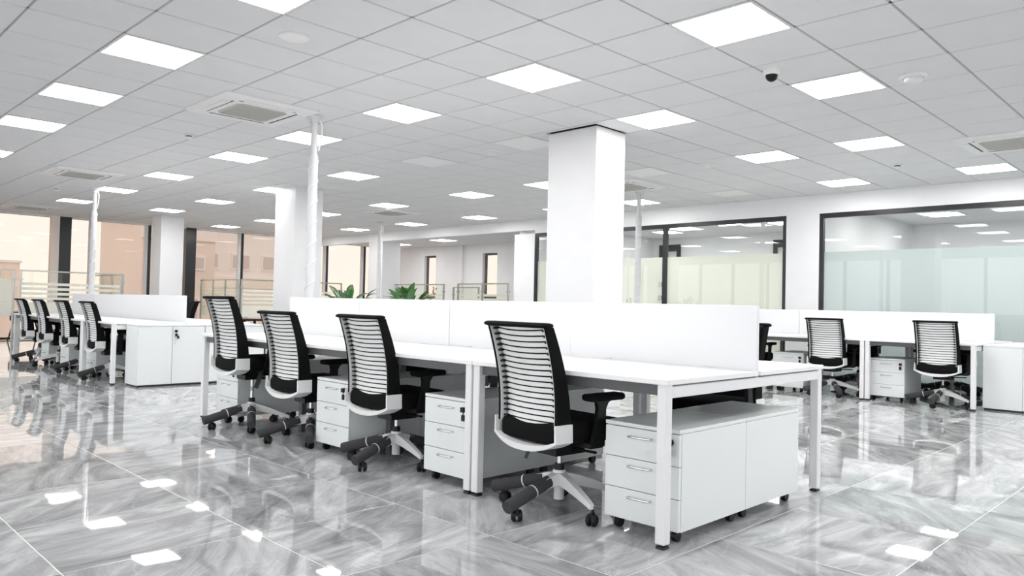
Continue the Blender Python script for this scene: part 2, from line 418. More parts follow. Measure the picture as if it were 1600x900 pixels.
# alcove beyond the lowered beam
al = sempty('wall_alcove', 'white back wall of the alcove under the lowered beam')
WN = [(15.70, 16.32), (18.48, 19.06)]
ys = [11.95, WN[0][0], WN[0][1], WN[1][0], WN[1][1], YW]
for k in (0, 2, 4): bx(XA, ys[k], 0, XA+.2, ys[k+1], 3.25, 'wall_panel', 'wall', al)
for a, b in WN:
    bx(XA, a, 0, XA+.2, b, 1.24, 'wall_panel', 'wall', al); bx(XA, a, 2.58, XA+.2, b, 3.25, 'wall_panel', 'wall', al)
cb(XA-.08, 17.15, 0, XA, 17.55, 2.85, 'pilaster', 'wall', al)
struct(bx(XW+.16, 11.95, 2.85, XA+.2, YW, 2.95, 'ceiling_alcove', 'tile'), 'plain ceiling of the alcove')
for k, (a, b) in enumerate(WN):
    o = sempty('window_%d' % (k+5), 'narrow tall window with grey reveal in the alcove wall, ' + ('nearer' if k == 0 else 'farther'), (XA, a, 0)); W_ = b-a
    for q in ((0, 1.24, .05, 2.58), (W_-.05, 1.24, W_, 2.58), (.05, 1.24, W_-.05, 1.30), (.05, 2.52, W_-.05, 2.58)):
        bx(.10, q[0], q[1], .16, q[2], q[3], 'frame', 'darkm', o)
    bx(.12, .05, 1.30, .13, W_-.05, 2.52, 'pane', 'winglass', o)
for x, y, lb in ((13.65, 16.3, 'nearer'), (13.9, 18.7, 'farther')):
    L_ = thing('ceiling_light', 'lit square ceiling panel in the alcove, the ' + lb + ' one', 'ceiling light', (x, y, 2.844), 0, 'square ceiling panels')
    link('frame', lframe, L_); link('diffuser', ldiff, L_)

# ------------------------------------------------------------------ square columns
cl = ['broad white square column rising behind the nearest desks', 'white square column behind the chairs of the near bench, in mid-distance', 'white square column by the window wall at left, farthest of the three']
for c, lb in zip(COLS, cl):
    o = cb(c[0], c[1], 0, c[2], c[3], CZ-.004 if c is COLS[0] else 3.2, 'column', 'column', None, .004); struct(o, lb)
struct(cb(XW-.005, 17.0, 0, 12.7, 17.65, 2.73, 'column', 'column', None, .004), 'white square column under the beam by the alcove')

# ------------------------------------------------------------------ window wall (y = YW)
ww = sempty('wall_back', 'window wall with dark posts')
def post(x0, x1, m='frame', d=.22, n='post'): cb(x0, YW-.03, 0, x1, YW+d, 3.0, n, m, ww, .004)
bx(XL, YW, 2.93, XA+.2, YW+.2, 3.4, 'header', 'wall', ww)
bx(XL, YW, 0, 2.4, YW+.2, 2.93, 'wall_panel', 'wall', ww)
post(5.04, 5.205, 'bld_a', .18, 'pier'); post(5.21, 5.46); post(8.23, 8.50)
MUL = [2.4, 3.75, 5.335, 5.97, 7.29, 8.365, 9.82, 11.15, 12.58, 13.96, 15.2]
for x in MUL:
    if x in (5.335, 8.365): continue
    cb(x-.035, YW-.02, 0, x+.035, YW+.12, 2.93, 'mullion', 'frame', ww, .004)
    cb(x-.11, YW-.01, 0, x-.037, YW+.08, 2.93, 'mullion_cover', 'rail', ww, .004)
for k in range(len(MUL)-1):
    a, b = MUL[k]+.036, MUL[k+1]-.036
    o = sempty('window_%d' % (k+7), 'tall warm tinted window pane between dark mullions', (a, YW+.05, 0))
    bx(0, 0, .05, b-a, .012, 2.93, 'pane', 'winglass', o)
    bx(0, -.01, 0, b-a, .03, .05, 'frame', 'frame', o)

# outside: ground and buildings
o = link('ground', MB().box(-150, -150, -9.2, 150, 160, -9).data('ground', 'ground')); struct(o, 'paved ground outside the windows')
def building(x0, y0, x1, y1, z1, wall, label, bands, wins):
    t = thing('building', label, 'building', (x0, y0, -9))
    bx(0, 0, 0, x1-x0, y1-y0, z1+9, 'wall', wall, t)
    bx(-.2, -.2, z1+9, x1-x0+.2, y1-y0+.2, z1+9.3, 'parapet', 'bld_c', t)
    for z in bands: bx(-.06, -.08, z+9, x1-x0+.06, 0, z+9.55, 'band', 'bld_c', t)
    for x, z, w_, h_ in wins:
        f = bx(x-x0, -.05, z+9, x-x0+w_, 0, z+9+h_, 'window_surround', 'bld_c', t)
        bx(x-x0+.08, -.06, z+9.08, x-x0+w_-.08, -.045, z+9+h_-.08, 'window_pane', 'bld_g', t)
building(10.7, 31, 13.6, 36, 4.6, 'bld_a', 'peach rendered building outside, left of the far column', [3.4], [(11.2, 2.2, .9, .35), (11.0, -.5, .7, 1.6), (12.3, -.5, .7, 1.6), (12.6, 2.2, .6, .6)])
building(14.6, 36, 19.9, 46, 6.0, 'bld_b', 'pale banded building outside, right of the far column', [-1.4, 1.6, 4.4], [(15+1.6*k, z, 1.0, .8) for k in range(3) for z in (-.5, 2.5)])
building(4.5, 105, 16, 118, 4.2, 'bld_b', 'low distant block on the skyline outside the left window', [1.0], [(5+1.6*k, 1.8, .9, 1.2) for k in range(6)])
building(17, 112, 24, 122, 5.0, 'bld_a', 'second distant block on the skyline outside the left window', [2.0], [(18+1.6*k, 3., .9, 1.2) for k in range(3)])

# ------------------------------------------------------------------ bench desks
DT = .75                                    # desktop height
leg_me = cbox('leg', 'legw', .05, .05, .715, .004, off=(0, 0, .3675))
inset_me = cbox('support_leg', 'darkm', .05, .05, .69, .004, off=(0, 0, .345))
foot_me = cbox('foot_pad', 'foot', .044, .044, .012, .002, off=(0, 0, .006))
def bench(x0, x1, y0, n, name, label, W_=1.2, sp=0.):
    """double-sided bench: n desks long in y, two deep in x"""
    xc = (x0+x1)/2
    t = thing(name, label, 'desk', (xc, y0, 0)); hx = (x1-x0)/2
    for k in range(n):
        for s in (-1, 1):
            a, b = (-hx, sp-.0135) if s < 0 else (sp+.0135, hx)
            cb(a, k*W_+.001, DT-.025, b, (k+1)*W_-.001, DT, 'desktop', 'top', t, .0025)
    for yy in (.032, n*W_-.032):
        for s in (-1, 1):
            l = link('leg', leg_me, t, (s*(hx-.03), yy, .010)); link('foot_pad', foot_me, l, (0, 0, -.010))
        cb(-hx+.056, yy-.022, DT-.085, hx-.056, yy+.022, DT-.033, 'end_beam', 'legw', t, .003)
    for k in range(1, n):
        for s in (-1, 1): link('support_leg', inset_me, t, (s*(hx-.34), k*W_, 0))
        cb(-hx+.315, k*W_-.02, DT-.08, hx-.315, k*W_+.02, DT-.03, 'cross_beam', 'darkm', t, .003)
    for s in (-1, 1):
        for off in (.045, .62):
            xx = s*(hx-off); cb(xx-.018, .058, DT-.075, xx+.018, n*W_-.058, DT-.027, 'rail', 'darkm', t, .002)
    tr = MB(); a, b = .06, n*W_-.06
    tr.box(-.11, a, DT-.085, .11, b, DT-.079).box(-.116, a, DT-.085, -.11, b, DT-.045).box(.11, a, DT-.085, .116, b, DT-.045)
    link('cable_tray', tr.data('cable_tray', 'darkm'), t)
    return t
def privacy(xc, y0, n, label, W_=1.2, top=1.092):
    t = thing('privacy_screen', label, 'partition', (xc, y0, DT))
    for k in range(n):
        cb(-.012, k*W_+.004, -.03, .012, (k+1)*W_-.001, top-DT, 'panel', 'screen', t, .003)
        for yy in (.25, .95): cb(-.02, k*W_+yy, 0, .02, k*W_+yy+.06, .012, 'clamp', 'legw', t, .003)
    return t
MX0, MX1, MY = 2.855, 4.53, 1.853
RX0, RX1, RY = 9.63, 11.37, 2.245
LX0, LX1, LY = 3.05, 4.78, 9.72
BENCH = [
 (MX0, MX1, MY, 1, 'near white bench desk with one chair in front, at the right end of its row', 'low white screen standing on the nearest single bench desk'),
 (MX0, MX1, MY+1.282, 3, 'long white bench desk of three places behind the nearest desk', 'long low white screen on the three-place bench with black chairs'),
 (RX0, RX1, RY, 1, 'white bench desk at right with the rightmost chair, beside the low cabinet', 'low white screen on the rightmost bench desk by the glass wall'),
 (RX0, RX1, RY+1.2, 3, 'long white bench desk at right, behind the near desk corner', 'long low white screen on the right-hand bench by the glass wall'),
 (LX0, LX1, LY, 1, 'white bench desk at left beside the two-door cabinet', 'low white screen on the left desk beside the two-door cabinet'),
 (LX0, LX1, LY+1.2, 3, 'far long white bench desk at left in front of the windows', 'long low white screen on the far left bench by the windows')]
for x0, x1, y0, n, lb, ls in BENCH:
    W_ = 1.28 if y0 == MY else 1.2
    bench(x0, x1, y0, n, 'bench_desk', lb, W_, .03 if x0 == MX0 else 0.)
    privacy((x0+x1)/2+(.03 if x0 == MX0 else 0), y0+.01 if n == 1 else y0, n, ls, W_)

# ------------------------------------------------------------------ mobile pedestals
PW, PD = .42, .615
p_body = MB().box(.02, -PW/2, .058, PD, PW/2, .499).data('body', 'lam')
p_top = cbox('top_panel', 'lam', PD, PW, .018, .002, off=(PD/2, 0, .509))
p_draw = cbox('drawer', 'lam', .018, PW-.004, .143, .002, off=(.009, 0, 0))
mb = MB(); mb.smooth = True
mb.tube([(.0, -.06, 0), (-.022, -.058, 0), (-.026, -.05, 0), (-.026, .05, 0), (-.022, .058, 0), (.0, .06, 0)], .0055, 8)
p_hand = mb.data('handle', 'chrome')
mb = MB(); mb.tube([(.0, 0, 0), (-.014, 0, 0)], .014, 12); mb.box(-.034, -.013, -.014, -.012, .013, .014); mb.smooth = False
p_lock = mb.data('lock', 'bplast')
mb = MB(); mb.box(-.026, -.012, -.065, -.018, .012, -.03); mb.tube([(-.022, 0, -.03), (-.022, 0, -.01)], .003, 6)
p_key = mb.data('key', 'bplast')
mb = MB(); mb.tube([(0, -.012, .026), (0, .012, .026)], .026, 14); mb.box(-.018, -.02, .045, .018, .02, .06)
p_cast = mb.data('caster', 'bplast')
def pedestal(x, y, face, label):
    """x = front face, face +1 drawers look to -x, -1 to +x; y = middle"""
    t = thing('drawer_pedestal', label, 'drawer unit', (x, y, 0), 0 if face > 0 else PI, 'white three-drawer pedestals')
    link('body', p_body, t); link('top_panel', p_top, t)
    for k in range(3):
        d = link('drawer', p_draw, t, (0, 0, .131+.1465*k))
        link('handle', p_hand, d, (0, 0, .040 if k < 2 else .033))
        if k == 2: link('lock', p_lock, d, (0, -PW/2+.045, .035)); link('key', p_key, d, (0, -PW/2+.045, .035))
    for a in (.06, PD-.06):
        for b in (-PW/2+.05, PW/2-.05): link('caster', p_cast, t, (a, b, 0))
    return t
FX = MX0+.085
for fx, y, lb, lo in ((2.96, 2.06, 'nearest white drawer pedestal, half behind the front desk leg', 'white pedestal standing back to back behind the nearest pedestal'),
              (2.915, 3.405, 'white drawer pedestal between the double desk legs and the second chair', 'white pedestal behind the one left of the double desk legs'),
              (2.885, 4.60, 'white drawer pedestal left of the second nearest chair', 'white pedestal behind the one left of the second nearest chair'),
              (2.96, 6.42, 'white drawer pedestal behind the farthest chair of the near bench', 'white pedestal behind the farthest chair of the near bench, far side')):
    pedestal(fx, y, 1, lb); pedestal(fx+2*PD+.004, y, -1, lo)
for y, lb in ((3.235, 'white drawer pedestal left of the rightmost chair'), (4.47, 'white drawer pedestal left of the second chair of the right bench'), (5.6, 'white drawer pedestal deep in the right bench, behind the near desk')):
    pedestal(RX0+.14, y, 1, lb)
for y, lb in ((11.06, 'white drawer pedestal of the left bench between its second and third chairs'), (12.26, 'white drawer pedestal of the left bench between its farthest chairs'), (13.29, 'farthest white drawer pedestal of the left bench')):
    pedestal(LX0+.17, y, 1, lb)

# ------------------------------------------------------------------ two-door low cabinets
def cabinet(x0, y0, label, wx=.785, d=.40, h=.735):
    t = thing('low_cabinet', label, 'cabinet', (x0, y0, 0))
    bx(.012, .012, 0, wx-.012, d-.012, .022, 'plinth', 'foot', t)
    bx(0, .020, .022, wx, d, h-.02, 'body', 'lam', t)
    cb(-.001, 0, h-.018, wx+.001, d, h, 'top_panel', 'lam', t, .002)
    for k in range(2):
        a = .003+k*(wx/2); dd = cb(a, 0, .026, a+wx/2-.005, .018, h-.022, 'door', 'lam', t, .002)
        if k:
            lk = link('lock', p_lock, dd, (-wx/4+.035, -.009, .29), (0, 0, PI/2))
            link('key', p_key, dd, (-wx/4+.035, -.009, .29), (0, 0, PI/2)); link('key', p_key, dd, (-wx/4+.055, -.009, .26), (0, .15, PI/2))
            mb = MB(); mb.tube([(-wx/4+.035, -.022, .25), (-wx/4+.03, -.022, .18), (-wx/4+.026, -.022, .13)], .0025, 6)
            link('key_strap', mb.data('key_strap', 'chrome'), dd)
    return t
cabinet(3.205, 9.31, 'white two-door cabinet with a hanging key at the end of the left bench')
cabinet(3.995, 9.31, 'second white low cabinet, partly hidden behind the farthest near-bench chair')
cabinet(9.90, 1.84, 'white low cabinet cut by the right edge of the photo')
cabinet(10.69, 1.84, 'white low cabinet behind the one at the right edge of the photo')

# ------------------------------------------------------------------ office chairs
PR = [(.44, -.226), (.50, -.2255), (.56, -.227), (.62, -.231), (.68, -.239), (.74, -.250), (.80, -.265), (.86, -.283), (.92, -.303), (.98, -.325)]
def prof(z):
    for (a, b), (c, d) in zip(PR[:-1], PR[1:]):
        if z <= c: return b+(d-b)*(z-a)/(c-a)
    return PR[-1][1]
HW = .223
def strip(y0, y1, xa, xb, z0=.465, z1=.962, n=10):
    rr = []
    for k in range(n+1):
        z = z0+(z1-z0)*k/n; q = (k/n)
        a, b = prof(z)+xa(q), prof(z)+xb(q)
        rr.append([(a, y0, z), (b, y0, z), (b, y1, z), (a, y1, z)])
    return rr
mb = MB(); mb.smooth = True
for s in (-1, 1):
    ya, yb = sorted((s*HW, s*(HW-.020))); mb.rings(strip(ya, yb, lambda q: -.012+.006*q, lambda q: .082-.038*q))
c_side = None
side_me = {}
for s in (-1, 1):
    m_ = MB(); m_.smooth = True
    ya, yb = sorted((s*HW, s*(HW-.018))); m_.rings(strip(ya, yb, lambda q: -.012+.006*q, lambda q: .084-.040*q)); side_me[s] = m_.data('side_panel', 'fabric')
    m_ = MB(); m_.smooth = True
    ya, yb = sorted((s*(HW-.0182), s*(HW-.0215))); m_.rings(strip(ya, yb, lambda q: -.0125+.006*q, lambda q: .046-.008*q)); side_me[2*s] = m_.data('side_rail', 'rail')
# curved upholstered pad
mb = MB(); mb.smooth = True; NY, NZ = 8, 10
for face in (0, 1):
    pass
def padx(s, z, front): return prof(z)+.036-.028*(1-s*s)+(.026 if front else 0)
n0 = len(mb.v)
for front in (0, 1):
    for a in range(NZ+1):
        z = .455+.505*a/NZ
        for b in range(NY+1):
            s = -1+2*b/NY; mb.v.append((padx(s, z, front), s*(HW-.022), z))
def vid(f, a, b): return f*(NZ+1)*(NY+1)+a*(NY+1)+b
for f in (0, 1):
    for a in range(NZ):
        for b in range(NY): mb.f.append((vid(f, a, b), vid(f, a, b+1), vid(f, a+1, b+1), vid(f, a+1, b)))
for a in range(NZ):
    for b in (0, NY): mb.f.append((vid(0, a, b), vid(0, a+1, b), vid(1, a+1, b), vid(1, a, b)))
for b in range(NY):
    for a in (0, NZ): mb.f.append((vid(0, a, b), vid(1, a, b), vid(1, a, b+1), vid(0, a, b+1)))
c_pad = mb.data('back_pad', 'fabric')
# one curved slat, shared
mb = MB(); mb.smooth = True; rr = []
for b in range(9):
    s = -1+2*b/8; y = s*(HW-.030); x = .028*s*s; hh = .0105
    rr.append([(x, y, -hh), (x+.005, y, -hh), (x+.005, y, hh), (x, y, hh)])
mb.rings(rr); c_slat = mb.data('slat', 'slat')
# the little black sockets that hold the slat ends
mb = MB()
mb.box(.006, -.014, -.0045, .03, .014, .0045)
c_sock = mb.data('slat_socket', 'bplast')
# top roll
mb = MB(); mb.smooth = True; rr = []
xt, zt = prof(.972)-.004, .970
for y, q in ((-.236, .3), (-.233, .75), (-.226, .95), (-.2, 1), (0, 1), (.2, 1), (.226, .95), (.233, .75), (.236, .3)):
    dx = -.010*(1-(y/.236)**2)
    rr.append([(xt+dx+.014+(.030 if abs(y) < .15 else .038)*q*math.cos(t), y, zt+.0135*q*math.sin(t)) for t in (2*PI*k/10 for k in range(10))])
mb.rings(rr); c_roll = mb.data('top_roll', 'fabric')
# white cradle that joins back and seat
out, inn = [], []
for k in range(13):
    s = -1+2*k/12; y = s*.235
    out.append((y, .342+.058*abs(s)**2.4)); inn.append((s*.223, .372+.036*abs(s)**2.6))
outer = [(-.231, .488)] + out + [(.231, .488)]; inner = [(-.222, .488)] + inn + [(.222, .488)]
mb = MB(); mb.smooth = True
def xr(y): return -.252-.022*(1-(y/.245)**2)
secs = [[(xr(a[0]), *a), (xr(b[0]), *b), (-.150, *b), (-.140, *a)] for a, b in zip(outer, inner)]
mb.rings(secs); c_crad = mb.data('seat_cradle', 'wplast')
c_seat = cbox('seat_cushion', 'fabric', .49, .44, .112, .034, 3, off=(.012, 0, .434))
mb = MB(); mb.box(-.15, -.13, .345, .16, .13, .392).box(-.10, -.075, .30, .11, .075, .346); mb.tube([(.02, -.08, .33), (.02, -.24, .335)], .007, 6); c_mech = mb.data('mechanism', 'bplast')
mb = MB(); mb.smooth = True; mb.lathe([(.014, .20), (.014, .31)], 12); c_pist = mb.data('piston', 'chrome')
mb = MB(); mb.smooth = True; mb.lathe([(.014, .245), (.025, .245), (.027, .215), (.027, .205)], 14); c_coll = mb.data('collar', 'bplast')
mb = MB(); mb.smooth = True; mb.lathe([(.027, .06), (.027, .12), (.043, .14), (.040, .18), (.033, .213)], 16); c_hub = mb.data('hub', 'base')
mb = MB()                                       # a base leg along +x
rr = []
for r, zc, hh, ww_ in ((.02, .172, .030, .030), (.10, .158, .026, .026), (.20, .130, .019, .021), (.285, .103, .013, .017), (.315, .092, .012, .014)):
    rr.append([(r, -ww_, zc-hh), (r, ww_, zc-hh), (r, ww_*.75, zc+hh), (r, -ww_*.75, zc+hh)])
mb.rings(rr); c_leg = mb.data('leg', 'base')
mb = MB(); mb.smooth = True; mb.tube([(.085, 0, .160), (.20, 0, .128), (.385, 0, .078)], [.033, .033, .033], 10); c_foam = mb.data('foam_sleeve', 'foam')
mb = MB(); mb.smooth = True; mb.tube([(.098, 0, .156), (.20, 0, .127), (.30, 0, .098)], [.031, .030, .030], 10); c_foam2 = mb.data('foam_sleeve', 'foam')
mb = MB(); mb.tube([(.196, 0, .129), (.203, 0, .127)], .0345, 12); c_tie = mb.data('tie', 'tie')
mb = MB(); mb.smooth = True
for s in (-1, 1): mb.tube([(0, s*.007, .029), (0, s*.020, .029), (0, s*.027, .029)], [.029, .029, .021], 14)
mb.tube([(0.012, 0, .035), (.012, 0, .095)], .008, 8); mb.box(-.014, -.008, .03, .02, .008, .064)
c_cast = mb.data('caster', 'bplast')
arm_me = {}; pad_me = None
for s in (-1, 1):
    m_ = MB(); y = s*.262
    rr = []
    for x, z, hw_ in ((.0, .37, .045), (.012, .43, .038), (.02, .50, .030), (.025, .56, .028), (.03, .588, .040), (.035, .605, .075)):
        rr.append([(x-hw_, y-.012, z), (x+hw_, y-.012, z), (x+hw_, y+.012, z), (x-hw_, y+.012, z)])
    m_.rings(rr); a, b = sorted((s*.13, s*.262)); m_.box(-.045, a, .362, .045, b, .386); arm_me[s] = m_.data('armrest', 'bplast')
pad_me = cbox('arm_pad', 'fabric', .245, .085, .036, .015, 2, off=(.045, 0, .616))
mb = MB(); mb.box(-.035, -.001, -.12, .035, .001, 0); c_tag = mb.data('hang_tag', 'darkm')
SL = [(.476+.0281*k) for k in range(18)]
def chair(x, y, yaw, label, brot=0, dz=0, bare=(), htag=0, group='black mesh office chairs with white slats'):
    t = thing('office_chair', label, 'chair', (x, y, 0), math.radians(yaw), group); up = (0, 0, dz)
    link('back_pad', c_pad, t, up)
    for s in (-1, 1):
        link('side_panel', side_me[s], t, up); link('side_rail', side_me[2*s], t, up)
        a = link('armrest', arm_me[s], t, up); link('arm_pad', pad_me, a, (0, s*.262, 0))
    for z in SL:
        th = math.atan2(prof(z+.02)-prof(z-.02), .04)
        sl = link('slat', c_slat, t, (prof(z)-.001, 0, z+dz), (0, th, 0))
        for s in (-1, 1): link('slat_socket', c_sock, sl, (0, s*(HW-.036), -.0142))
    link('top_roll', c_roll, t, up); link('seat_cradle', c_crad, t, up); link('seat_cushion', c_seat, t, up)
    link('mechanism', c_mech, t, up); p = link('piston', c_pist, t, up); link('collar', c_coll, t); link('hub', c_hub, t)
    if dz: link('piston', c_pist, t, (0, 0, dz*.3))
    for k in range(5):
        an = math.radians(180+brot+72*k)
        l = link('leg', c_leg, t, (0, 0, 0), (0, 0, an))
        if k not in bare: link('foam_sleeve', c_foam, l); link('tie', c_tie, l)
        link('caster', c_cast, t, (.315*math.cos(an), .315*math.sin(an), 0), (0, 0, an+.9+k*1.3))
    if htag:
        link('hang_tag', c_tag, t, (-.02, -.19*htag, .355+dz), (.25, .25, .6))
    return t
chair(3.01, 2.605, -5, 'nearest black office chair with white slatted back, at the single desk', 0+5, 0, (1, 2), -1)
chair(3.045, 4.07, .5, 'black slatted office chair just left of the double desk legs', 12, 0, (1, 3))
chair(3.03, 5.13, 1, 'black slatted office chair, third nearest at the long bench', -14, 0, (3, 4), 1)
chair(2.97, 5.97, 0, 'raised black slatted office chair at the far end of the near bench', -8, .102, (2, 3), 1)
for y, lb in ((2.55, 'black office chair on the far side of the nearest desk'), (3.95, 'black office chair across the long bench, opposite the second chair'),
              (5.0, 'black office chair across the long bench, opposite the third chair'), (5.75, 'black office chair across the long bench, at its far end')):
    chair(4.47, y, 180, lb, 20, 0, (1,))
chair(9.83, 2.63, -1, 'rightmost black slatted office chair, by the low cabinet', -2, .015, (1, 3))
chair(9.84, 3.91, 1, 'black slatted office chair of the right bench, left of its double legs', 34, .01, (1, 3))
chair(9.86, 5.05, 2, 'black office chair of the right bench, almost hidden by the near screen', 10)
for y, lb in ((2.9, 'black office chair across the right bench, opposite the rightmost chair'), (4.1, 'black office chair across the right bench, behind the second pedestal')):
    chair(11.25, y, 180, lb, 15)
for y, yw, br, lb in ((10.47, -1, 5, 'black slatted chair nearest the two-door cabinet at the left bench'), (11.60, -1, 10, 'black slatted chair of the left bench, second from the cabinet'),
              (12.78, -1, 0, 'black slatted chair of the left bench, third from the cabinet'), (13.80, -1, -6, 'leftmost black slatted chair, farthest at the left bench')):
    chair(3.285, y, yw, lb, br, .01, (1, 2) if br else (0, 1, 3), 1 if y > 13 else 0)
chair(4.78, 12.35, 172, 'black office chair facing us across the left bench, beside the far column', 20, .03)
chair(4.78, 13.6, 180, 'black office chair across the left bench, hidden by its screen', 20, 0)

# ------------------------------------------------------------------ power poles
def pole(x, y, label, top=CZ-.004, r=.047):
    t = thing('power_pole', label, 'pole', (x, y, 0))
    mb = MB(); mb.smooth = True; mb.lathe([(.04, top), (.085, top), (.085, top-.018), (.05, top-.05), (.05, top-.075)], 20); link('ceiling_flange', mb.data('ceiling_flange', 'pole'), t)
    mb = MB(); mb.smooth = True; mb.lathe([(.034, top-.45), (.034, top-.05)], 16); link('upper_tube', mb.data('upper_tube', 'pole'), t)
    mb = MB(); mb.smooth = True
    mb.lathe([(r-.002, .02), (r, .04), (r, top-.42), (r-.012, top-.40)], 18); link('tube', mb.data('tube', 'pole'), t)
    mb = MB(); mb.lathe([(.10, 0), (.10, .012), (.06, .02)], 20); link('base_plate', mb.data('base_plate', 'pole'), t)
    mb = MB(); mb.smooth = True; pts = []
    n = 150
    for k in range(n+1):
        a = 2*PI*11*k/n; pts.append(((r+.002)*math.cos(a), (r+.002)*math.sin(a), .3+(top-.75)*k/n))
    mb.tube(pts, .006, 5); link('wrapped_cord', mb.data('wrapped_cord', 'wrap'), t)
    mb = MB(); mb.smooth = True
    mb.tube([(.03, -.045, top-.03), (.045, -.075, top-.12), (.042, -.07, top-.25), (.03, -.04, top-.36)], .007, 6); link('cable', mb.data('cable', 'wrap'), t)
pole(4.0, 6.86, 'white power pole wrapped in film, rising behind the near bench')
pole(4.22, 14.60, 'white power pole at the far end of the left bench, before the windows')
pole(10.02, 7.10, 'white power pole beside the broad column, in front of the glass wall')
pole(10.44, 14.80, 'farthest white power pole, in front of the column by the alcove')

# ------------------------------------------------------------------ glass desk screens near the windows
def screen_run(x0, y0, ang, L, label, nposts, zt=1.56, stripes=True, z0=.62, frost=1.36):
    t = thing('glass_screen', label, 'glass screen', (x0, y0, 0), math.radians(ang))
    cb(0, -.015, zt-.03, L, .015, zt, 'top_rail', 'steel', t, .003)
    for k in range(nposts):
        x = (L-.04)*k/(nposts-1)+.02
        p = cb(x-.018, -.018, 0, x+.018, .018, zt-.03, 'post', 'steel', t, .003)
        cb(-.035, -.03, zt-.20-zt/2, .035, .03, zt-.17-zt/2, 'clamp', 'steel', p, .003)
    for k in range(nposts-1):
        a = (L-.04)*k/(nposts-1)+.045; b = (L-.04)*(k+1)/(nposts-1)-.005
        bx(a, -.004, z0, b, .004, zt-.04, 'pane', 'scrglass', t)
        bx(a, -.008, z0, b, -.006, .90, 'frosted_film', 'film_s', t)
        if stripes:
            for q in range(4): bx(a, -.008, .95+.10*q, b, -.006, 1.005+.10*q, 'frosted_stripe', 'film_s', t)
        else: bx(a, -.008, .905, b, -.006, frost, 'frosted_film', 'film_s', t)
    return t
def white_table(x0, y0, x1, y1, label, m='top', lm='legw', h=.74):
    t = thing('side_desk', label, 'desk', (x0, y0, 0)); a, b = x1-x0, y1-y0
    cb(0, 0, h-.03, a, b, h, 'desktop', m, t, .003)
    for x in (.03, a-.03):
        for y in (.03, b-.03): cb(x-.025, y-.025, 0, x+.025, y+.025, h-.03, 'leg', lm, t, .003)
screen_run(2.3, 17.95, 0, 1.47, 'frosted glass screen at the left edge, before the bright window', 2, stripes=False)
screen_run(3.85, 17.95, 0, 1.95, 'striped glass screen behind the left bench power pole', 2)
screen_run(5.83, 17.97, 90, 2.2, 'glass screen turning back to the windows, right of the left power pole', 4)
white_table(2.4, 18.05, 5.6, 18.75, 'white desk behind the frosted glass screen at the left edge')
screen_run(8.55, 17.95, 0, 2.9, 'striped glass screen between the two farther columns', 3)
screen_run(8.51, 17.99, 90, 2.2, 'glass screen with four posts beside the dark window post', 4)
screen_run(12.55, 14.9, 90, 2.3, 'clear glass screen behind the leafy plants', 2, zt=1.57)
screen_run(12.85, 13.9, 90, 1.0, 'low clear glass screen between the two alcove screens', 2, zt=1.50, stripes=False, frost=.95)
screen_run(12.0, 12.0, 90, 1.75, 'clear glass screen left of the glazed office wall', 3, zt=1.56)
white_table(8.8, 18.1, 11.2, 18.8, 'white desk behind the striped glass screen')

# visitor chair and small dark table at the windows
def small_table(x, y, label):
    t = thing('small_table', label, 'table', (x, y, 0))
    cb(-.27, -.27, .665, .27, .27, .70, 'table_top', 'bplast', t, .004)
    for a in (-.2, .2):
        for b in (-.2, .2): cb(a-.02, b-.02, 0, a+.02, b+.02, .665, 'leg', 'bplast', t, .003)
small_table(6.55, 13.35, 'small black table beyond the near bench, left of the middle column')
t = thing('stool', 'black upholstered stool with splayed legs by the left window', 'stool', (4.35, 19.7, 0))
cb(-.25, -.2, .46, .25, .2, .66, 'seat', 'fabric', t, .02, 2)
for a in (-1, 1):
    for b in (-1, 1):
        mb = MB(); mb.tube([(a*.17, b*.14, .47), (a*.27, b*.2, .012)], [.02, .013], 8); link('leg', mb.data('leg', 'bplast'), t)

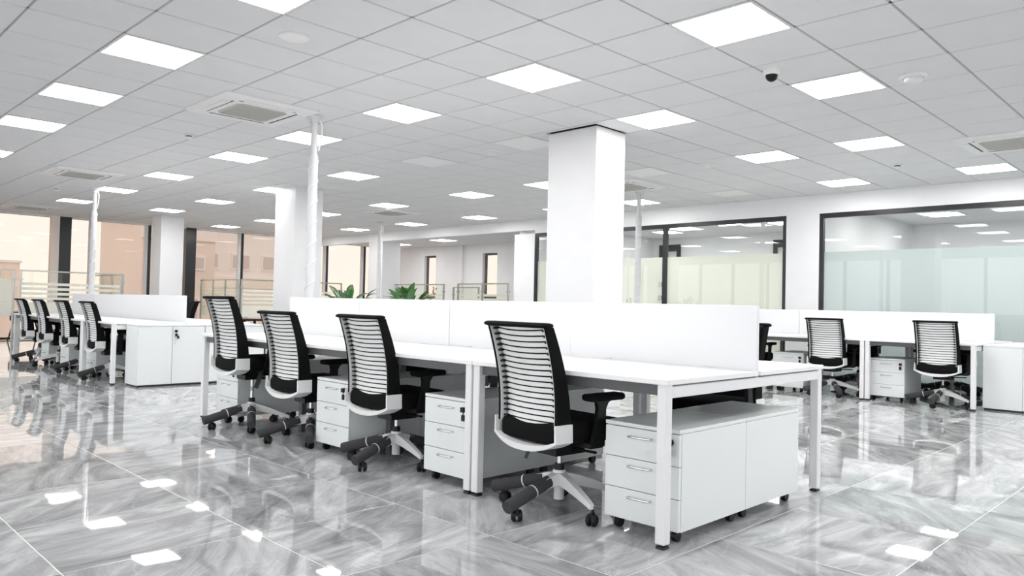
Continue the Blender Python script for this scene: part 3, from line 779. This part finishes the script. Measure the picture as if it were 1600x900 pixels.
# ------------------------------------------------------------------ plants
def leaf_mesh(L, W_, bend, m):
    mb = MB(); mb.smooth = True; n = 7
    for k in range(n+1):
        q = k/n; wd = W_*(math.sin(PI*min(1, q**.75))**.85)*.5 if 0 < k < n else .002
        x = L*q*(1-.15*q*bend); z = L*(.55*q-.55*bend*q*q)
        mb.v += [(x, -wd, z+wd*.35), (x, 0, z), (x, wd, z+wd*.35)]
    for k in range(n):
        for c in (0, 1): a = 3*k+c; mb.f.append((a, a+1, a+4, a+3))
    return mb.data('leaf', m)
LEAF = [leaf_mesh(.30, .13, b, m) for b in (.5, 1.0, 1.5) for m in ('leaf', 'leafl')]
def plant(x, y, label, lf, dry=False):
    t = thing('potted_plant', label, 'plant', (x, y, 0))
    mb = MB(); mb.smooth = True; mb.lathe([(.13, 0), (.15, .02), (.19, .78), (.20, .80), (.185, .80), (.18, .76)], 24); link('pot', mb.data('pot', 'pot'), t)
    mb = MB(); mb.lathe([(.178, .755), (.178, .765)], 20); link('soil', mb.data('soil', 'soil'), t)
    for az, h, tilt, out_, sc, kind in lf:
        a = math.radians(az); bx_, by_ = .05*math.cos(a), .05*math.sin(a); ex, ey = out_*math.cos(a), out_*math.sin(a)
        mb = MB(); mb.smooth = True; mb.tube([(bx_, by_, .76), ((bx_+ex)/2, (by_+ey)/2, .76+(h-.76)*.6), (ex, ey, h)], [.006, .005, .004], 6)
        st = link('stem', mb.data('stem', 'stem'), t)
        l = link('leaf', LEAF[kind], t, (ex, ey, h), (0, math.radians(-tilt), a)); l.scale = (sc, sc, sc)
    if dry:
        a = math.radians(-45); mb = MB(); mb.smooth = True
        mb.tube([(0, 0, .76), (.16, -.16, 1.15), (.30, -.30, 1.23)], .006, 6); s_ = link('dry_stem', mb.data('dry_stem', 'dry'), t)
        mb = MB(); mb.smooth = True
        for k in range(7):
            p = Vector((.30+.02*random.uniform(-1, 1), -.30+.02*random.uniform(-1, 1), 1.21+.018*k)); mb.tube([p, p+Vector((random.uniform(-.03, .03), random.uniform(-.03, .03), .03))], [.016, .004], 6)
        d_ = link('dried_flower', mb.data('dried_flower', 'dry'), t); d_['label'] = 'brown dried flower'
def leaves(n, seed, hmax):
    r = random.Random(seed); out_ = []
    for k in range(n):
        up = k % 4 == 0
        out_.append((r.uniform(0, 360), r.uniform(1.03, hmax) if up else r.uniform(1.0, 1.14), r.uniform(35, 60) if up else r.uniform(-10, 35),
                     r.uniform(.03, .10) if up else r.uniform(.10, .30), r.uniform(.85, 1.1), r.choice((0, 1) if up else (0, 1, 1, 2, 3))))
    return out_
plant(7.32, 11.25, 'dark leafy plant nearer the middle column, above the white screen', leaves(18, 4, 1.14))
plant(7.80, 10.18, 'bushy green plant with a dried flower, above the white screen', leaves(34, 9, 1.16), True)

# ------------------------------------------------------------------ ceiling cassettes, detectors, camera
def cassette(x, y, label):
    t = thing('air_conditioner', label, 'air conditioner', (x, y, CZ-.005), 0, 'ceiling air-conditioning cassettes'); h = .475
    mb = MB(); mb.rings([[(a*h, b*h, 0) for a, b in ((-1, -1), (1, -1), (1, 1), (-1, 1))], [(a*h, b*h, -.012) for a, b in ((-1, -1), (1, -1), (1, 1), (-1, 1))],
              [(a*(h-.03), b*(h-.03), -.032) for a, b in ((-1, -1), (1, -1), (1, 1), (-1, 1))]]); link('panel', mb.data('panel', 'acw'), t)
    c = .26; k = .05
    oc = [(-c+k, -c), (c-k, -c), (c, -c+k), (c, c-k), (c-k, c), (-c+k, c), (-c, c-k), (-c, -c+k)]
    mb = MB(); mb.rings([[(a, b, -.032) for a, b in oc], [(a*.98, b*.98, -.040) for a, b in oc]]); g = link('intake_grille', mb.data('intake_grille', 'grille'), t)
    mb = MB()
    for q in range(-11, 12): mb.box(-c+.03, q*.021-.003, -.043, c-.03, q*.021+.003, -.039)
    s_ = link('grille_ribs', mb.data('grille_ribs', 'grille'), t); s_['kind'] = 'stuff'
    for q in range(4):
        a = q*PI/2; mb = MB(); mb.box(-.29, .322, -.034, .29, .336, -.030)
        link('air_slot', mb.data('air_slot', 'slot'), t, (0, 0, 0), (0, 0, a))
        lv = cb(-.26, .338, -.038, .26, .405, -.031, 'louver', 'acw', t, .003); lv.location = Matrix.Rotation(a, 3, 'Z') @ lv.location; lv.rotation_euler = (0, 0, a)
    return t
cassette(3.46, 7.13, 'ceiling air conditioner with beige grille, beside the near power pole')
cassette(3.56, 12.95, 'ceiling air conditioner above the left bench chairs')
cassette(9.48, 1.90, 'ceiling air conditioner cut by the right edge')
cassette(9.45, 6.95, 'ceiling air conditioner right behind the broad column')
cassette(9.35, 12.9, 'ceiling air conditioner above the plants')
cassette(4.2, 18.9, 'ceiling air conditioner at the left edge near the windows')
def disc(x, y, label, r=.11, m='acw', cat='vent'):
    t = thing('ceiling_vent', label, cat, (x, y, CZ-.004), 0, 'round ceiling fittings')
    mb = MB(); mb.smooth = True; mb.lathe([(r, 0), (r, -.01), (r*.92, -.02), (r*.7, -.022), (r*.66, -.012)], 24); link('ring', mb.data('ring', m), t)
    mb = MB(); mb.smooth = True; mb.lathe([(r*.62, -.012), (r*.6, -.045), (r*.5, -.052)], 24); link('plate', mb.data('plate', m), t)
disc(6.44, 1.955, 'round white vent near the top right light'); disc(6.35, 6.70, 'round white vent left of the broad column')
disc(8.70, 5.12, 'faint round vent right of the broad column')
t = thing('ceiling_speaker', 'flat pale round speaker in the tile below the top left light', 'speaker', (2.69, 4.93, CZ-.004))
mb = MB(); mb.smooth = True; mb.lathe([(.11, 0), (.11, -.006), (.10, -.010)], 28); link('rim', mb.data('rim', 'acw'), t)
mb = MB(); mb.smooth = True; mb.lathe([(.098, -.009), (.09, -.014)], 28); link('mesh_cover', mb.data('mesh_cover', 'unlit'), t)
t = thing('dome_camera', 'white dome camera with a black glass dome, near the large top light', 'camera', (5.56, 2.71, CZ-.004))
mb = MB(); mb.smooth = True; mb.lathe([(.062, 0), (.064, -.03), (.056, -.048), (.05, -.05)], 24); link('housing', mb.data('housing', 'acw'), t)
mb = MB(); mb.smooth = True; mb.lathe([(.048, -.046), (.046, -.065), (.036, -.085), (.018, -.097), (.004, -.10)], 20); link('dome', mb.data('dome', 'bplast'), t)
def detector(x, y, label, dark=False):
    t = thing('smoke_detector', label, 'detector', (x, y, CZ-.004), 0, 'small ceiling detectors')
    mb = MB(); mb.smooth = True; mb.lathe([(.052, 0), (.052, -.014), (.046, -.02)], 20); link('base', mb.data('base', 'acw'), t)
    mb = MB(); mb.smooth = True; mb.lathe([(.034, -.02), (.034, -.034)], 18); link('sensing_gap', mb.data('sensing_gap', 'slot'), t)
    mb = MB(); mb.smooth = True; mb.lathe([(.044, -.034), (.044, -.042), (.03, -.056)], 20); link('cap', mb.data('cap', 'slot' if dark else 'acw'), t)
detector(3.51, 8.80, 'small detector left of the near power pole'); detector(10.14, 3.25, 'small detector over the right bench')
detector(3.75, 15.1, 'small detector near the left windows'); detector(10.0, 17.6, 'dark small detector over the far plants', True); detector(7.9, 14.2, 'small detector right of the middle column')
